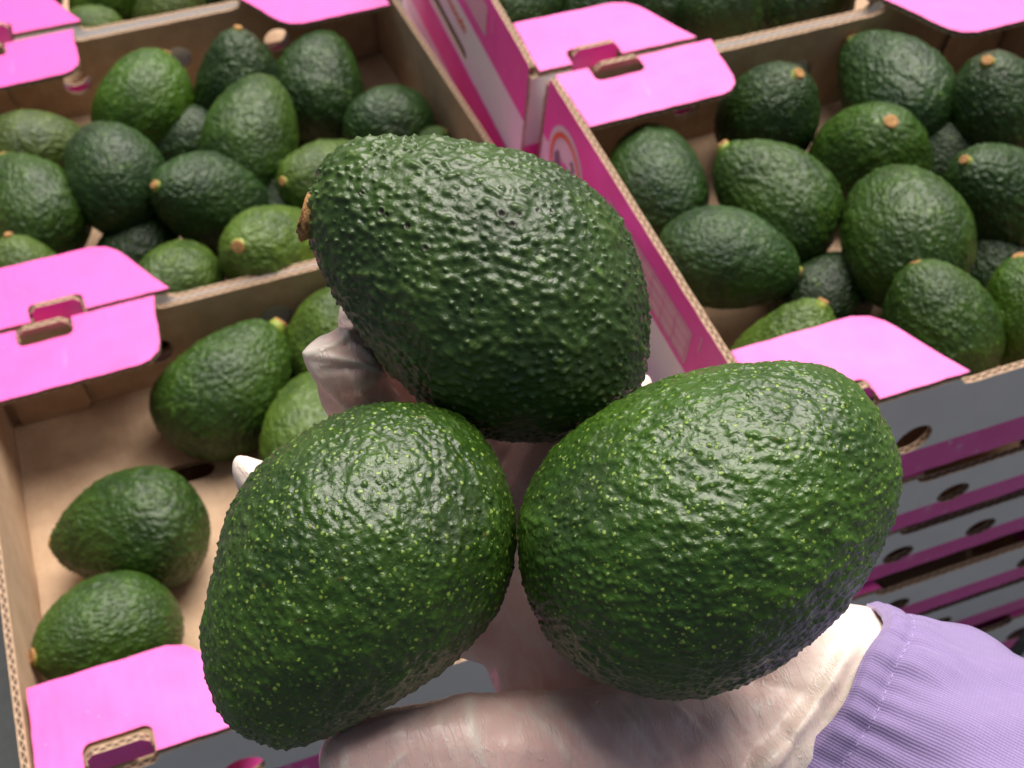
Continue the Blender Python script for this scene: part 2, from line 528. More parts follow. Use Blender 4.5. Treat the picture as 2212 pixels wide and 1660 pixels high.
deep_proto = make_box(0.088, 'left')
racked_proto = shear_box(make_box(0.088, 'left'), -0.07)
right_proto = make_box(0.088, 'left')
lettered_proto = make_box(0.088, 'slotted')
low_protos = [shear_box(make_box(0.0575, 'low', hx_), 0, 0.05, .0575) for hx_ in ((-0.039, 0.088), (-0.066, -0.003), (-0.050, 0.060))]
low_proto = low_protos[0]
used = set()

def put_box(proto, x, y, z, rot, label, group):
    o = proto if proto.name not in used else copy_tree(proto)
    used.add(proto.name)
    o.location = (x, y, z)
    o.rotation_euler = (0, 0, math.radians(rot))
    return tag(o, label, 'box', group)

GT = 'open top boxes full of avocados'
GS = 'closed in boxes lower down in the stacks'
HB = 0.088
BL_X, BL_Y = -0.148 + W / 2, 0.355 + L / 2
box_bl = put_box(deep_proto, BL_X, BL_Y, RIM - HB, 0, 'nearly empty pink and kraft box at the lower left with bare floor showing', GT)
box_ml = put_box(racked_proto, BL_X + .0005, 0.691 + L / 2, RIM - HB, -0.5, 'pink flapped box of avocados directly behind the nearly empty box', GT)
box_tl = put_box(deep_proto, BL_X + .004, 1.032 + L / 2, RIM - HB, -2, 'pink flapped box at the top left corner, only its front edge in view', GT)
R_X, R_Y = 0.270 + W / 2, 0.373 + L / 2
RR_X, RR_Y = 0.262 + W / 2, 0.7105 + L / 2
box_r = put_box(right_proto, R_X, R_Y, RIM + 0.09 - HB, 0, 'full pink box on the right with round logo on its side', GT)
box_rr = put_box(lettered_proto, RR_X + .003, RR_Y, RIM + 0.09 - HB, -1.2, 'pink box behind the right one with orange lettering on its side', GT)
for k in range(4):
    put_box(deep_proto, BL_X + [.004, -.003, .002, 0][k], BL_Y + [.004, .001, .006, 0][k], RIM - HB - 0.0903 * (k + 1), 0, ['first', 'second', 'third', 'fourth'][k] + ' box underneath the nearly empty box', GS)
    put_box(deep_proto, BL_X, 0.691 + L / 2, RIM - HB - 0.0903 * (k + 1), -1, ['first', 'second', 'third', 'fourth'][k] + ' box underneath the middle left box', GS)
    put_box(deep_proto, BL_X, 1.032 + L / 2, RIM - HB - 0.0903 * (k + 1), -1, ['first', 'second', 'third', 'fourth'][k] + ' box underneath the top left box', GS)
words = ['first', 'second', 'third', 'fourth', 'fifth', 'sixth', 'seventh']
for k in range(7):
    z = RIM - 0.001 - 0.0575 - 0.0626 * k
    put_box(low_protos[(0, 1, 2, 1, 0, 2, 1)[k]], R_X - .006 + [0, .004, -.003, .003, 0, .002, 0][k], R_Y + [0, .003, -.002, .002, 0, .003, 0][k], z, 0, words[k] + ' box below the right box, grey front with pink band', GS)
    put_box(low_proto, RR_X - .006, RR_Y + .002, z, -1, words[k] + ' box below the lettered box behind', GS)

# ------------------------------------------------------------------ print on the left sides of the right stack
def decal(name, polys, mat, parent, X, holes=(), lift=0.0):
    """thin printed shapes on the plane x=X, given in (y, z)"""
    verts, faces = [], []
    for poly in polys:
        loops = [poly] + list(holes)
        tr = tessellate_polygon([[Vector((a, b, 0)) for a, b in lp] for lp in loops])
        b0 = len(verts)
        pts = [p for lp in loops for p in lp]
        verts += [(X - lift, a, b) for a, b in pts]
        for t_ in tr:
            a, b, c = [pts[i] for i in t_]
            cr = (b[0] - a[0]) * (c[1] - a[1]) - (b[1] - a[1]) * (c[0] - a[0])
            f = [b0 + i for i in t_]
            faces.append(f if cr < 0 else f[::-1])
    me = mesh_from(name, verts, faces, [mat], False)
    o = link(name, me, parent)
    o.matrix_parent_inverse = (Matrix.Translation(parent.location) @ parent.rotation_euler.to_matrix().to_4x4()).inverted()
    return o

def side_yz(pts, X):
    return [tuple(on_side(x, y, X)[1:]) for x, y in pts]

def ring_pts(cy, cz, r, k=48, a0=0, a1=360):
    return [(cy + r * math.cos(math.radians(a0 + (a1 - a0) * i / k)), cz + r * math.sin(math.radians(a0 + (a1 - a0) * i / k))) for i in range(k + (0 if a1 - a0 >= 360 else 1))]

def side_decal(box, yc, name, polys, mat, lift):
    zc = box.location.z
    o = decal(name, [[(y - yc, z - zc) for y, z in p] for p in polys], mat, box, -W / 2, lift=lift)
    o.matrix_parent_inverse = Matrix.Identity(4)
    return o
R_ = lambda *a: side_decal(box_r, R_Y, *a)
Q_ = lambda *a: side_decal(box_rr, RR_Y, *a)
LY, LZ, LR = 0.659, RIM + 0.0455, 0.0315
R_('logo_disc', [ring_pts(LY, LZ, LR)], M_WHITEINK, .0003)
arc_ = ring_pts(LY, LZ, LR * .86, 40, -60, 175) + ring_pts(LY, LZ, LR * .74, 40, -60, 175)[::-1]
R_('logo_ring', [arc_], M_ORANGE, .0006)
bird = [(-.62, .05), (-.45, .28), (-.2, .05), (-.02, -.35), (.05, -.75), (-.35, -.6), (-.55, -.3)]
R_('logo_bird', [[(LY - a * LR, LZ + b * LR) for a, b in bird][::-1]], M_GREYINK, .0007)
leaf = [(-.25, .1), (.05, .18), (.25, -.1), (.22, -.6), (.05, -.45), (-.1, -.1)]
R_('logo_leaf', [[(LY - a * LR, LZ + b * LR) for a, b in leaf][::-1]], M_PINKINK, .0009)
twig = [[(.3, .5), (.36, .5), (.42, -.1), (.36, -.1)], [(.2, .42), (.5, .38), (.5, .33), (.2, .36)], [(.25, .15), (.5, .22), (.5, .17), (.25, .1)]]
R_('logo_twig', [[(LY - a * LR, LZ + b * LR) for a, b in q][::-1] for q in twig], M_GREYINK, .0008)
y0, y1, z0, z1 = 0.464, 0.590, RIM + 0.0505, RIM + 0.0770
R_('printed_table', [[(y0, z0), (y1, z0), (y1, z1), (y0, z1)]], M_PALE, .0003)
bars = []
for i in range(8):
    y = y0 + .0025 + i * (y1 - y0 - .005) / 7
    bars.append([(y - .0003, z0 + .002), (y + .0003, z0 + .002), (y + .0003, z1 - .002), (y - .0003, z1 - .002)])
for j in range(4):
    z = z0 + .002 + j * (z1 - z0 - .004) / 3
    bars.append([(y0 + .002, z - .0003), (y1 - .002, z - .0003), (y1 - .002, z + .0003), (y0 + .002, z + .0003)])
R_('table_lines', bars, M_PINKINK, .0006)
R_('printed_dash', [[(0.4525, RIM + .071), (0.4537, RIM + .071), (0.4537, RIM + .0845), (0.4525, RIM + .0845)]], M_PALE, .0003)
Q_('printed_panel', [[(0.806, RIM + .0575), (0.94, RIM + .0575), (0.94, RIM + .0835), (0.806, RIM + .0835)]], M_PALE, .0003)
Q_('printed_dash', [[(0.733, RIM + .070), (0.7342, RIM + .070), (0.7342, RIM + .0835), (0.733, RIM + .0835)], [(0.792, RIM + .069), (0.7932, RIM + .069), (0.7932, RIM + .0845), (0.792, RIM + .0845)]], M_PALE, .0004)
cu = bpy.data.curves.new('lettering', 'FONT')
cu.body = 'Avocado'
cu.size = 0.0135
cu.align_x = 'RIGHT'
cu.extrude = 0.0001
tmp = bpy.data.objects.new('tmp_text', cu)
scene.collection.objects.link(tmp)
dg = bpy.context.evaluated_depsgraph_get()
tme = bpy.data.meshes.new_from_object(tmp.evaluated_get(dg))
bpy.data.objects.remove(tmp)
tme.materials.clear(); tme.materials.append(M_ORANGE)
lt = link('lettering', tme, box_rr)
lt.matrix_basis = frame((-W / 2 - .0004, 0.852 - RR_Y, RIM + .0305 - box_rr.location.z), (0, -1, 0), (0, 0, 1), (-1, 0, 0))
lt.matrix_parent_inverse = Matrix.Identity(4)
shear_box(box_r, 0, 0.10, HB)
shear_box(box_rr, 0, 0.10, HB)

# ------------------------------------------------------------------ avocados
def pick_centres(P, n_try, dmin, wts, rg):
    idx = rg.choice(len(P), size=n_try, p=wts, replace=True)
    grid = {}
    keep = []
    inv = 1 / dmin
    for i in idx:
        p = P[i]
        g = (int(math.floor(p[0] * inv)), int(math.floor(p[1] * inv)), int(math.floor(p[2] * inv)))
        ok = True
        for dx in (-1, 0, 1):
            for dy in (-1, 0, 1):
                for dz in (-1, 0, 1):
                    for q in grid.get((g[0] + dx, g[1] + dy, g[2] + dz), ()):
                        if (q[0] - p[0]) ** 2 + (q[1] - p[1]) ** 2 + (q[2] - p[2]) ** 2 < dmin * dmin:
                            ok = False; break
                    if not ok: break
                if not ok: break
            if not ok: break
        if ok:
            grid.setdefault(g, []).append(p); keep.append(i)
    return keep

def relief(P, Nn, area, dirs, n_try, dmin, rad, amp, elong, rg, vary=0.5, skew=0.0):
    """pebbles: returns displacement per vertex"""
    kd = kdtree.KDTree(len(P))
    for i, p in enumerate(P): kd.insert(p, i)
    kd.balance()
    w = area / area.sum()
    disp = np.zeros(len(P))
    cs = pick_centres(P, n_try, dmin, w, rg)
    for i in cs:
        c, nn, d = P[i], Nn[i], dirs[i]
        s2 = np.cross(nn, d)
        ang = rg.normal(skew, 0.35)
        d, s2 = d * math.cos(ang) + s2 * math.sin(ang), s2 * math.cos(ang) - d * math.sin(ang)
        r = rad * (1 + vary * rg.uniform(-.7, 1.0))
        el = 1 + (elong - 1) * rg.uniform(0.2, 1.3)
        R_ = r * max(el, 1) * 1.9
        res = kd.find_range(c, R_)
        if not res: continue
        ii = np.array([q[1] for q in res])
        v = P[ii] - c
        a, b = v @ d, v @ s2
        q = (a / (r * el)) ** 2 + (b / r) ** 2
        h = amp * (1 + vary * rg.uniform(-.8, 1.0))
        disp[ii] = disp[ii] + h * np.exp(-q * 1.3) * (1 - 0.35 * np.minimum(disp[ii] / amp, 1.6))
    return disp

def grid_mesh(name, S, A_, centre_fn, axis3, mats, relief_args, seed, scars=None, low=0.0007):
    """closed body: S rings, A_ points each; centre_fn(t) -> (centre vec, radius); axis3 = 2 cross directions"""
    rg = np.random.default_rng(seed)
    ts = np.linspace(0, math.pi, S)
    ph = np.linspace(0, 2 * math.pi, A_, endpoint=False)
    C3, Rr = centre_fn(ts)
    e1, e2 = axis3
    P = C3[:, None, :] + Rr[:, None, None] * (np.cos(ph)[None, :, None] * e1 + np.sin(ph)[None, :, None] * e2)
    # slow lumps
    cen = P.mean(axis=(0, 1))
    Q = (P - cen)
    rad = np.linalg.norm(Q, axis=2, keepdims=True) + 1e-9
    lump = np.zeros(P.shape[:2])
    for _ in range(14):
        k = rg.normal(0, 1, 3); k = k / np.linalg.norm(k) * rg.uniform(60, 260)
        lump += np.sin(Q @ k + rg.uniform(0, 6.28)) * (70 / (np.linalg.norm(k) + 40))
    P = P + (Q / rad) * (lump * low * .5)[:, :, None]
    dt = np.gradient(P, axis=0); dp = (np.roll(P, -1, 1) - np.roll(P, 1, 1)) / 2
    Nn = np.cross(dp, dt)
    ar = np.linalg.norm(Nn, axis=2)
    Nn = Nn / (ar[:, :, None] + 1e-12)
    sg = np.sign((Nn * Q).sum(axis=2).mean())
    Nn *= sg
    Nn[0] = -(C3[4] - C3[0]) / np.linalg.norm(C3[4] - C3[0]); Nn[-1] = (C3[-1] - C3[-5]) / np.linalg.norm(C3[-1] - C3[-5])
    dirs = dt / (np.linalg.norm(dt, axis=2, keepdims=True) + 1e-12)
    V = P.reshape(-1, 3); NV = Nn.reshape(-1, 3); AR = ar.reshape(-1).copy() + 1e-15; D = dirs.reshape(-1, 3)
    disp = np.zeros(len(V))
    top = 0
    for ra in relief_args:
        dd = relief(V, NV, AR, D, *ra, rg)if False else relief(V, NV, AR, D, ra[0], ra[1], ra[2], ra[3], ra[4], rg, ra[5], ra[6])
        disp += dd; top += ra[3]
    scar = np.zeros(len(V))
    if scars:
        for c, r in scars:
            c = np.array(c)
            d = np.linalg.norm(V - c, axis=1)
            near = np.argmin(d)
            d = np.linalg.norm(V - V[near], axis=1) / r
            disp = disp * (1 - np.exp(-(d * .9) ** 2)) + 0.0005 * np.exp(-((d - 1) / .35) ** 2) * (d < 3) - 0.0002 * np.exp(-(d / .6) ** 2)
            scar = np.maximum(scar, np.exp(-(d / .95) ** 4))
    V2 = V + NV * disp[:, None]
    faces = np.empty((S - 1, A_, 4), dtype=np.int32)
    i = np.arange(S - 1)[:, None] * A_; j = np.arange(A_)[None, :]; j2 = (j + 1) % A_
    q = np.stack([i + j, i + A_ + j, i + A_ + j2, i + j2], axis=2) if sg < 0 else np.stack([i + j, i + j2, i + A_ + j2, i + A_ + j], axis=2)
    faces = q.reshape(-1, 4)
    me = bpy.data.meshes.new(name)
    me.vertices.add(len(V2)); me.vertices.foreach_set('co', V2.astype(np.float32).ravel())
    me.loops.add(len(faces) * 4); me.loops.foreach_set('vertex_index', faces.astype(np.int32).ravel())
    me.polygons.add(len(faces))
    me.polygons.foreach_set('loop_start', np.arange(0, len(faces) * 4, 4, dtype=np.int32))
    me.polygons.foreach_set('loop_total', np.full(len(faces), 4, dtype=np.int32))
    me.update(calc_edges=True)
    me.polygons.foreach_set('use_smooth', np.ones(len(faces), dtype=bool))
    for mt in mats: me.materials.append(mt)
    at = me.attributes.new('relief', 'FLOAT', 'POINT')
    at.data.foreach_set('value', np.clip(disp / (top * 1.15), 0, 1).astype(np.float32))
    if scars:
        at = me.attributes.new('scar', 'FLOAT', 'POINT')
        at.data.foreach_set('value', scar.astype(np.float32))
    me.update()
    return me

def stem_mesh(name, r, hgt, bump, green=3):
    """short stub: green collar and brown cut face, along +x"""
    prof = [(-0.003, r * 1.15, 1), (0.0, r * 1.22, 1), (hgt * .45, r * 1.12, 1), (hgt * .7, r * 1.0, 0), (hgt, r * .92, 0), (hgt * 1.05, r * .7, 0), (hgt * .96, r * .35, 0), (hgt * .98, 0.0002, 0)]
    K = 20
    rg = random.Random(3)
    vs, fs, mi = [], [], []
    for x, rr, _ in prof:
        for k in range(K):
            a = 2 * math.pi * k / K
            q = rr * (1 + bump * rg.uniform(-1, 1))
            vs.append((x + bump * 0.001 * rg.uniform(-1, 1), q * math.cos(a), q * math.sin(a)))
    for i in range(len(prof) - 1):
        for k in range(K):
            k2 = (k + 1) % K
            fs.append((i * K + k, i * K + k2, (i + 1) * K + k2, (i + 1) * K + k)); mi.append(1 if i < green else 0)
    return mesh_from(name, vs, fs, [M_STEM, M_COLLAR], True, mi)

# --- small avocados for the boxes
def avo_variant(i):
    rg = np.random.default_rng(100 + i)
    b = 0.0365
    a = b * (1.24, 1.36, 1.30, 1.44, 1.33, 1.27)[i]
    taper = (0.08, 0.22, 0.14, 0.12, 0.26, 0.17)[i]
    bend = rg.uniform(-1.2, 1.2)
    def cf(ts):
        s = -a * np.cos(ts)
        r = b * np.sin(ts) ** 0.96 * (1 + taper * np.cos(ts))
        r *= (1 - .05 * (ts > 2.7) * (ts - 2.7))
        C3 = np.stack([s, bend * (s ** 2 - a * a) * 10 * .3, np.zeros_like(s)], axis=1)
        return C3, r
    lump = [(7000, 0.0021, 0.00125, 0.00058, 1.7, 0.6, 0.1), (900, 0.006, 0.0035, 0.0005, 1.6, 0.5, 0.3)]
    if i % 3 == 1: lump = [(4600, 0.0026, 0.0015, 0.0008, 1.4, 0.6, 0.0)]
    me = grid_mesh('avocado', 150, 200, cf, (np.array([0, 1., 0]), np.array([0, 0, 1.])), [M_AVO], lump, 200 + i)
    return me, a
variants = [avo_variant(i) for i in range(6)]
stem_me = stem_mesh('stem', 0.0047, 0.0040, 0.16)

DK = (0.015, 0.041, 0.008, 1); MD = (0.027, 0.066, 0.009, 1); LT = (0.055, 0.104, 0.016, 1); BR = (0.040, 0.098, 0.008, 1); BG = (0.020, 0.053, 0.013, 1); OL = (0.048, 0.080, 0.016, 1); GAP_SHADE = (0.012, 0.032, 0.007, 1)  # the last one puts gap shade into the colour of added fruit
# px, py, z from own rim, width px, stem angle, tilt to the camera, colour, roll, rim, label
AV = [
 (305, 226, -.030, 200, 66, -6, BR, 0, 0, 'bright light green avocado leaning on the back wall of the middle left box'),
 (508, 186, -.032, 192, 78, 38, DK, 1, 0, 'dark bumpy avocado with orange stem end highest in the middle left box'),
 (700, 190, -.045, 196, 95, -12, DK, 2, 0, 'shaded dark avocado by the back right corner of the middle left box'),
 (551, 300, -.022, 200, 84, -16, MD, 3, 0, 'mid green avocado standing in the centre of the middle left box, no stem visible'),
 (838, 272, -.050, 180, 60, -62, BG, 4, 0, 'grey green avocado in the shade near the side wall, above the pebbled held one'),
 (925, 322, -.050, 90, 40, 30, MD, 5, 0, 'small sliver of avocado just above the pebbled held avocado'),
 (80, 322, -.035, 168, 8, -10, OL, 5, 0, 'olive avocado lying sideways at the left frame edge under the pink flap'),
 (240, 386, -.018, 205, 118, -12, BG, 0, 0, 'glossy slanting avocado with a broad pale highlight in the middle left box'),
 (452, 442, -.030, 205, 163, 50, BG, 1, 0, 'dark green avocado with a small orange stem end pointing left'),
 (62, 455, -.030, 205, 118, -10, MD, 4, 0, 'pale topped avocado cut by the left edge above the locked pink flaps'),
 (702, 392, -.040, 186, 192, 52, LT, 2, 0, 'yellowish green avocado half hidden behind the pebbled held avocado'),
 (588, 552, -.032, 218, 176, 74, LT, 3, 0, 'light green avocado with its orange stem end facing up by the front rim'),
 (377, 612, -.038, 186, 100, -60, LT, 4, 0, 'pale round avocado behind the front rim beside the locked pink flap'),
 (58, 620, -.040, 180, 100, 30, LT, 5, 0, 'pale green avocado mostly covered by the pink flap at the left edge'),
 (200, 66, -.045, 112, 8, 12, LT, 0, 0, 'pale avocado with stem to the right in the top left box'),
 (378, 28, -.040, 140, 20, 45, OL, 1, 0, 'brownish green avocado with stem end facing up in the top left box'),
 (245, -10, -.040, 160, 60, 20, BR, 2, 0, 'bright green avocado cut by the top edge of the photo'),
 (60, -30, -.040, 160, 60, 20, DK, 3, 0, 'very dark avocado at the top left corner of the photo'),
 (500, -25, -.040, 120, 60, 20, DK, 4, 0, 'avocado cut off beside the pink flap at the top'),
 (1564, 40, -.040, 176, 92, 50, BG, 0, .09, 'avocado with stem end up behind the back rim of the right box'),
 (1740, -20, -.045, 190, 60, 20, DK, 1, .09, 'dark avocado at the top edge right of the stemmed one behind'),
 (1140, -2, -.030, 165, 60, -20, BG, 3, .09, 'grey green avocado inside the lettered box by its side wall'),
 (1664, 250, -.040, 210, 62, 56, DK, 0, .09, 'dark avocado with a ringed orange stem end near the back rim of the right box'),
 (1914, 205, -.038, 234, 112, -26, BG, 1, .09, 'large smooth dark avocado leaning against the back wall of the right box'),
 (2150, 240, -.035, 225, 125, 48, DK, 2, .09, 'dark avocado with stem end at the far right back of the right box'),
 (1423, 398, -.040, 212, 100, -35, BG, 3, .09, 'avocado without visible stem beside the side wall in the right box'),
 (1664, 440, -.030, 235, 130, 0, MD, 4, .09, 'long slanting avocado with a small stem at its upper left tip'),
 (1885, 362, -.052, 262, 98, 68, MD, 5, .09, 'avocado with green ringed stem end facing up, centre of the right box'),
 (1942, 512, -.022, 270, 94, -34, MD, 0, .09, 'large upright avocado in front of the green ringed one'),
 (2160, 455, -.035, 245, 138, 34, DK, 1, .09, 'bumpy avocado with yellow stem at the right frame edge'),
 (2250, 350, -.06, 150, 60, 0, BR, 2, .09, 'bright sliver of avocado at the right frame edge behind the bumpy one'),
 (1570, 567, -.028, 214, -8, -2, BG, 3, .09, 'avocado lying sideways with its stem pointing right in the right box'),
 (1692, 775, -.045, 226, 60, 30, LT, 4, .09, 'light green avocado half under the front pink flap of the right box'),
 (2026, 712, -.030, 240, 112, 14, MD, 5, .09, 'avocado with a pale stem on top behind the front pink flap'),
 (2218, 680, -.035, 205, 100, 10, BR, 0, .09, 'bright green avocado at the right frame edge near the front rim'),
 (482, 828, -.047, 246, 47, -8, MD, 1, 0, 'shiny avocado casting a shadow beside the slot in the bare box'),
 (742, 742, -.047, 215, 70, 10, LT, 2, 0, 'avocado behind the gloved fingertip in the nearly empty box'),
 (690, 955, -.047, 226, 100, -30, LT, 3, 0, 'pale avocado tucked above the left held avocado in the nearly empty box'),
 (280, 1160, -.048, 254, 186, -4, MD, 4, 0, 'dark avocado lying alone in the middle of the bare box floor'),
 (236, 1374, -.046, 246, 192, 34, MD, 5, 0, 'avocado with a yellow stem lying by the front pink flap'),
 (405, 322, -.058, 170, 20, 10, DK, 2, 0, 'added avocado filling the gap right of the bright green leaning one'),  # from here to the front gap: fruit added to block light from the floor
 (640, 470, -.062, 170, 120, 0, GAP_SHADE, 3, 0, 'added dark coloured avocado filling the gap above the one with its stem end up'),
 (300, 545, -.062, 165, 60, -10, GAP_SHADE, 5, 0, 'added dark coloured avocado deep between the slanting one and the front rim'),
 (1775, 640, -.062, 190, 30, -10, GAP_SHADE, 0, .09, 'added dark coloured avocado filling the deep gap above the front pink flap'),
 (2060, 330, -.062, 190, 40, -10, GAP_SHADE, 3, .09, 'added dark coloured avocado low in the gap right of the green ringed one'),
 (2120, 560, -.062, 190, 90, -10, GAP_SHADE, 1, .09, 'added dark coloured avocado low in the gap near the right front'),
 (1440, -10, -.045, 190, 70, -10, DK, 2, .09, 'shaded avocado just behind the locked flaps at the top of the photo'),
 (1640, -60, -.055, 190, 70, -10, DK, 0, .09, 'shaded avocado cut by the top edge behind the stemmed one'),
]
def project(p):
    q = ROWS.T @ (np.array(p, float) - CAM)
    return q[0] / q[2] * F + CX, q[1] / q[2] * F + CY
hx, hy = project((0.378, 0.373 + 0.006 + 0.042, RIM + 0.09 - 0.05))
AV.append((*project((-0.045, 0.403, RIM - 0.048)), -.048, 215, 20, 0, MD, 0, 0, 'avocado hidden behind the left held one by the front pink flap'))
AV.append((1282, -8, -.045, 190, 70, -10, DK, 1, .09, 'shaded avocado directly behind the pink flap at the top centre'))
AV.append((hx, hy, -.050, 205, 10, 10, DK, 2, .09, 'added avocado under the front pink flap, darkening the oval hole in the grey front'))  # made-up fruit behind the vent hole to keep it dark
for (px, py, z, wpx, ang, tilt, colr, vi, rim, lab) in AV:
    me, a = variants[vi]
    p = on_level(px, py, z + rim)
    dist = float(np.dot(p - CAM, -BACK))
    s = wpx / F * dist / 0.073
    an, ti = math.radians(ang), math.radians(tilt)
    ax = RIGHT * math.cos(an) * math.cos(ti) + UP * math.sin(an) * math.cos(ti) + BACK * math.sin(ti)
    q = Vector(ax).to_track_quat('X', 'Z')
    o = link('avocado', me)
    o.location = p
    o.rotation_mode = 'QUATERNION'
    o.rotation_quaternion = q @ Vector((1, 0, 0)).rotation_difference(Vector((1, 0, 0)))
    o.scale = (s, s, s)
    j = random.uniform(.88, 1.12)
    o.color = (colr[0] * j, colr[1] * j, colr[2] * j, 1)
    tag(o, lab, 'avocado', 'avocados lying in the boxes')
    st = link('stem', stem_me, o)
    k = random.uniform(.72, 1.15)
    st.location = (a - random.uniform(.0008, .0022), random.uniform(-.001, .001), random.uniform(-.001, .001))
    st.scale = (random.uniform(.7, 1.5), k, k * random.uniform(.85, 1.1))
    st.rotation_euler = (random.uniform(0, 6), random.uniform(-.25, .25), random.uniform(-.25, .25))

# --- the three held avocados
def catmull(pts, k=12):
    P = np.array(pts, float); n = len(P); out = []
    for i in range(n):
        p0, p1, p2, p3 = P[i - 1], P[i], P[(i + 1) % n], P[(i + 2) % n]
        for j in range(k):
            t = j / k
            out.append(.5 * ((2 * p1) + (-p0 + p2) * t + (2 * p0 - 5 * p1 + 4 * p2 - p3) * t * t + (-p0 + 3 * p1 - 3 * p2 + p3) * t ** 3))
    return np.array(out)

def held(outline, stem_px, far_px, depth, mat, rel, seed, color, label, scar_px=(), shrink=0.989):
    pts = catmull(outline)
    A0, A1 = np.array(far_px, float), np.array(stem_px, float)
    mid = (A0 + A1) / 2
    ax = (A1 - A0) / np.linalg.norm(A1 - A0)
    pr = np.array([-ax[1], ax[0]])
    loc = np.stack([(pts - mid) @ ax, (pts - mid) @ pr], axis=1)
    smin, smax = loc[:, 0].min(), loc[:, 0].max()
    i0, i1 = loc[:, 0].argmin(), loc[:, 0].argmax()
    def seg(a, b):
        return loc[a:b + 1] if a <= b else np.concatenate([loc[a:], loc[:b + 1]])
    s1, s2 = seg(i0, i1), seg(i1, i0)[::-1]
    S = 430
    ts = np.linspace(0, math.pi, S)
    s = (smin + smax) / 2 - (smax - smin) / 2 * np.cos(ts)
    def f(sg):
        o_ = np.argsort(sg[:, 0])
        return np.interp(s, sg[o_, 0], sg[o_, 1])
    w1, w2 = f(s1), f(s2)
    c, r = (w1 + w2) / 2, np.abs(w1 - w2) / 2
    # smooth radius/sin and centre so the ends are round
    sn = np.sin(ts); sn[0] = sn[1]; sn[-1] = sn[-2]
    g = r / sn
    g[:12] = g[12]; g[-12:] = g[-13]
    def smooth(x, n=40):
        k = np.hanning(n); k /= k.sum()
        return np.convolve(np.pad(x, n // 2, mode='edge'), k, mode='same')[n // 2:n // 2 + len(x)]
    g, c = smooth(g), smooth(c)
    r = g * np.sin(ts)
    u = depth / F
    # local frame: x towards the stem in the picture plane, z towards the camera, origin at the middle
    org = at_depth(mid[0], mid[1], depth)
    ray = org - CAM; ray /= np.linalg.norm(ray)
    ex = RIGHT * ax[0] - UP * ax[1]
    ex -= ray * ex.dot(ray); ex /= np.linalg.norm(ex)
    ez = -ray
    ey = np.cross(ez, ex)
    sgn = np.sign(ey.dot(RIGHT * pr[0] - UP * pr[1]))
    def cf(_):
        return np.stack([s * u * shrink, c * u * sgn * shrink, np.zeros_like(s)], axis=1), r * u * shrink
    sc = []
    for (x, y, rr) in scar_px:
        dpx = np.array([x, y]) - mid
        lx, ly = (dpx @ ax) * u, (dpx @ pr) * u * sgn
        k = np.argmin(abs(s * u - lx)); hh = math.sqrt(max((r[k] * u) ** 2 - (ly - c[k] * u * sgn) ** 2, 1e-8))
        sc.append(((lx, ly, hh), rr))
    me = grid_mesh('held_avocado', S, 560, cf, (np.array([0, 1., 0]), np.array([0, 0, 1.])), [mat], rel, seed, sc or None, low=0.0009)
    o = link('held_avocado', me)
    o.matrix_world = frame(org, ex, ey, ez)
    o.color = color
    tag(o, label, 'avocado', 'avocados held in the gloved hand')
    return o, (smax * u, 0)

outT = [(668, 470), (674, 415), (694, 365), (732, 328), (790, 304), (870, 296), (960, 300), (1060, 318), (1150, 345), (1235, 390), (1312, 452), (1368, 530), (1394, 610), (1404, 700), (1400, 785), (1380, 850), (1335, 902), (1270, 936), (1185, 953), (1100, 952), (1015, 930), (940, 893), (880, 840), (820, 768), (760, 685), (710, 595), (680, 525)]
outL = [(x_ + 4, y_ - 4) for x_, y_ in [(560, 1000), (505, 1070), (468, 1155), (444, 1265), (438, 1365), (450, 1460), (485, 1545), (550, 1597), (630, 1613), (720, 1585), (815, 1540), (910, 1482), (1010, 1400), (1085, 1300), (1117, 1205), (1121, 1130), (1105, 1060), (1060, 970), (985, 895), (880, 871), (770, 880), (655, 930)]]
outR = [(x_ - 7, y_ - 2) for x_, y_ in [(1122, 1150), (1138, 1060), (1200, 962), (1300, 880), (1400, 832), (1520, 798), (1650, 780), (1770, 790), (1865, 840), (1917, 925), (1939, 1010), (1930, 1110), (1885, 1225), (1805, 1335), (1700, 1430), (1570, 1492), (1440, 1508), (1310, 1478), (1200, 1395), (1138, 1280)]]
scars = [(1079, 478, .0011), (1100, 497, .0009), (1115, 480, .0006), (1150, 470, .0007), (1178, 471, .0009), (893, 500, .0010), (838, 468, .0010), (852, 476, .0007), (800, 430, .0006), (930, 545, .0009), (870, 585, .0006)]
hT, tipT = held(outT, (664, 462), (1402, 770), 0.400, M_PEBBLE,
    [(20000, 0.00235, 0.00092, 0.00070, 1.5, 0.72, 0.35), (9000, 0.0024, 0.0007, 0.00028, 1.3, 0.6, 0.3), (2500, 0.007, 0.0035, 0.0005, 1.7, 0.5, 0.3)], 41,
    (0.030, 0.068, 0.012, 1), 'dark pebbled avocado held on top with its stem scar at the left', scars)
hL, _ = held(outL, (545, 1615), (965, 880), 0.372, M_SPECK,
    [(24000, 0.0019, 0.00088, 0.00046, 1.5, 0.7, 0.8), (4200, 0.0044, 0.0022, 0.00036, 1.9, 0.6, 0.9)], 43,
    (0.027, 0.068, 0.008, 1), 'speckled green avocado held lowest on the left, resting on the thumb', (), 0.980)
hR, _ = held(outR, (1905, 905), (1135, 1290), 0.368, M_SPECK,
    [(24000, 0.0019, 0.00088, 0.00046, 1.5, 0.7, -0.5), (4200, 0.0046, 0.0023, 0.00040, 2.0, 0.6, -0.6)], 47,
    (0.031, 0.080, 0.009, 1), 'speckled green avocado held at the right beside the glove cuff', (), 0.974)
st = link('stem', stem_mesh('stem', 0.0064, 0.0030, 0.14, 0), hT)
st.location = (tipT[0] - .0030, 0.0, 0.003)
st.rotation_euler = (0, math.radians(-8), math.radians(6))
st.scale = (0.75, 0.98, 0.9)

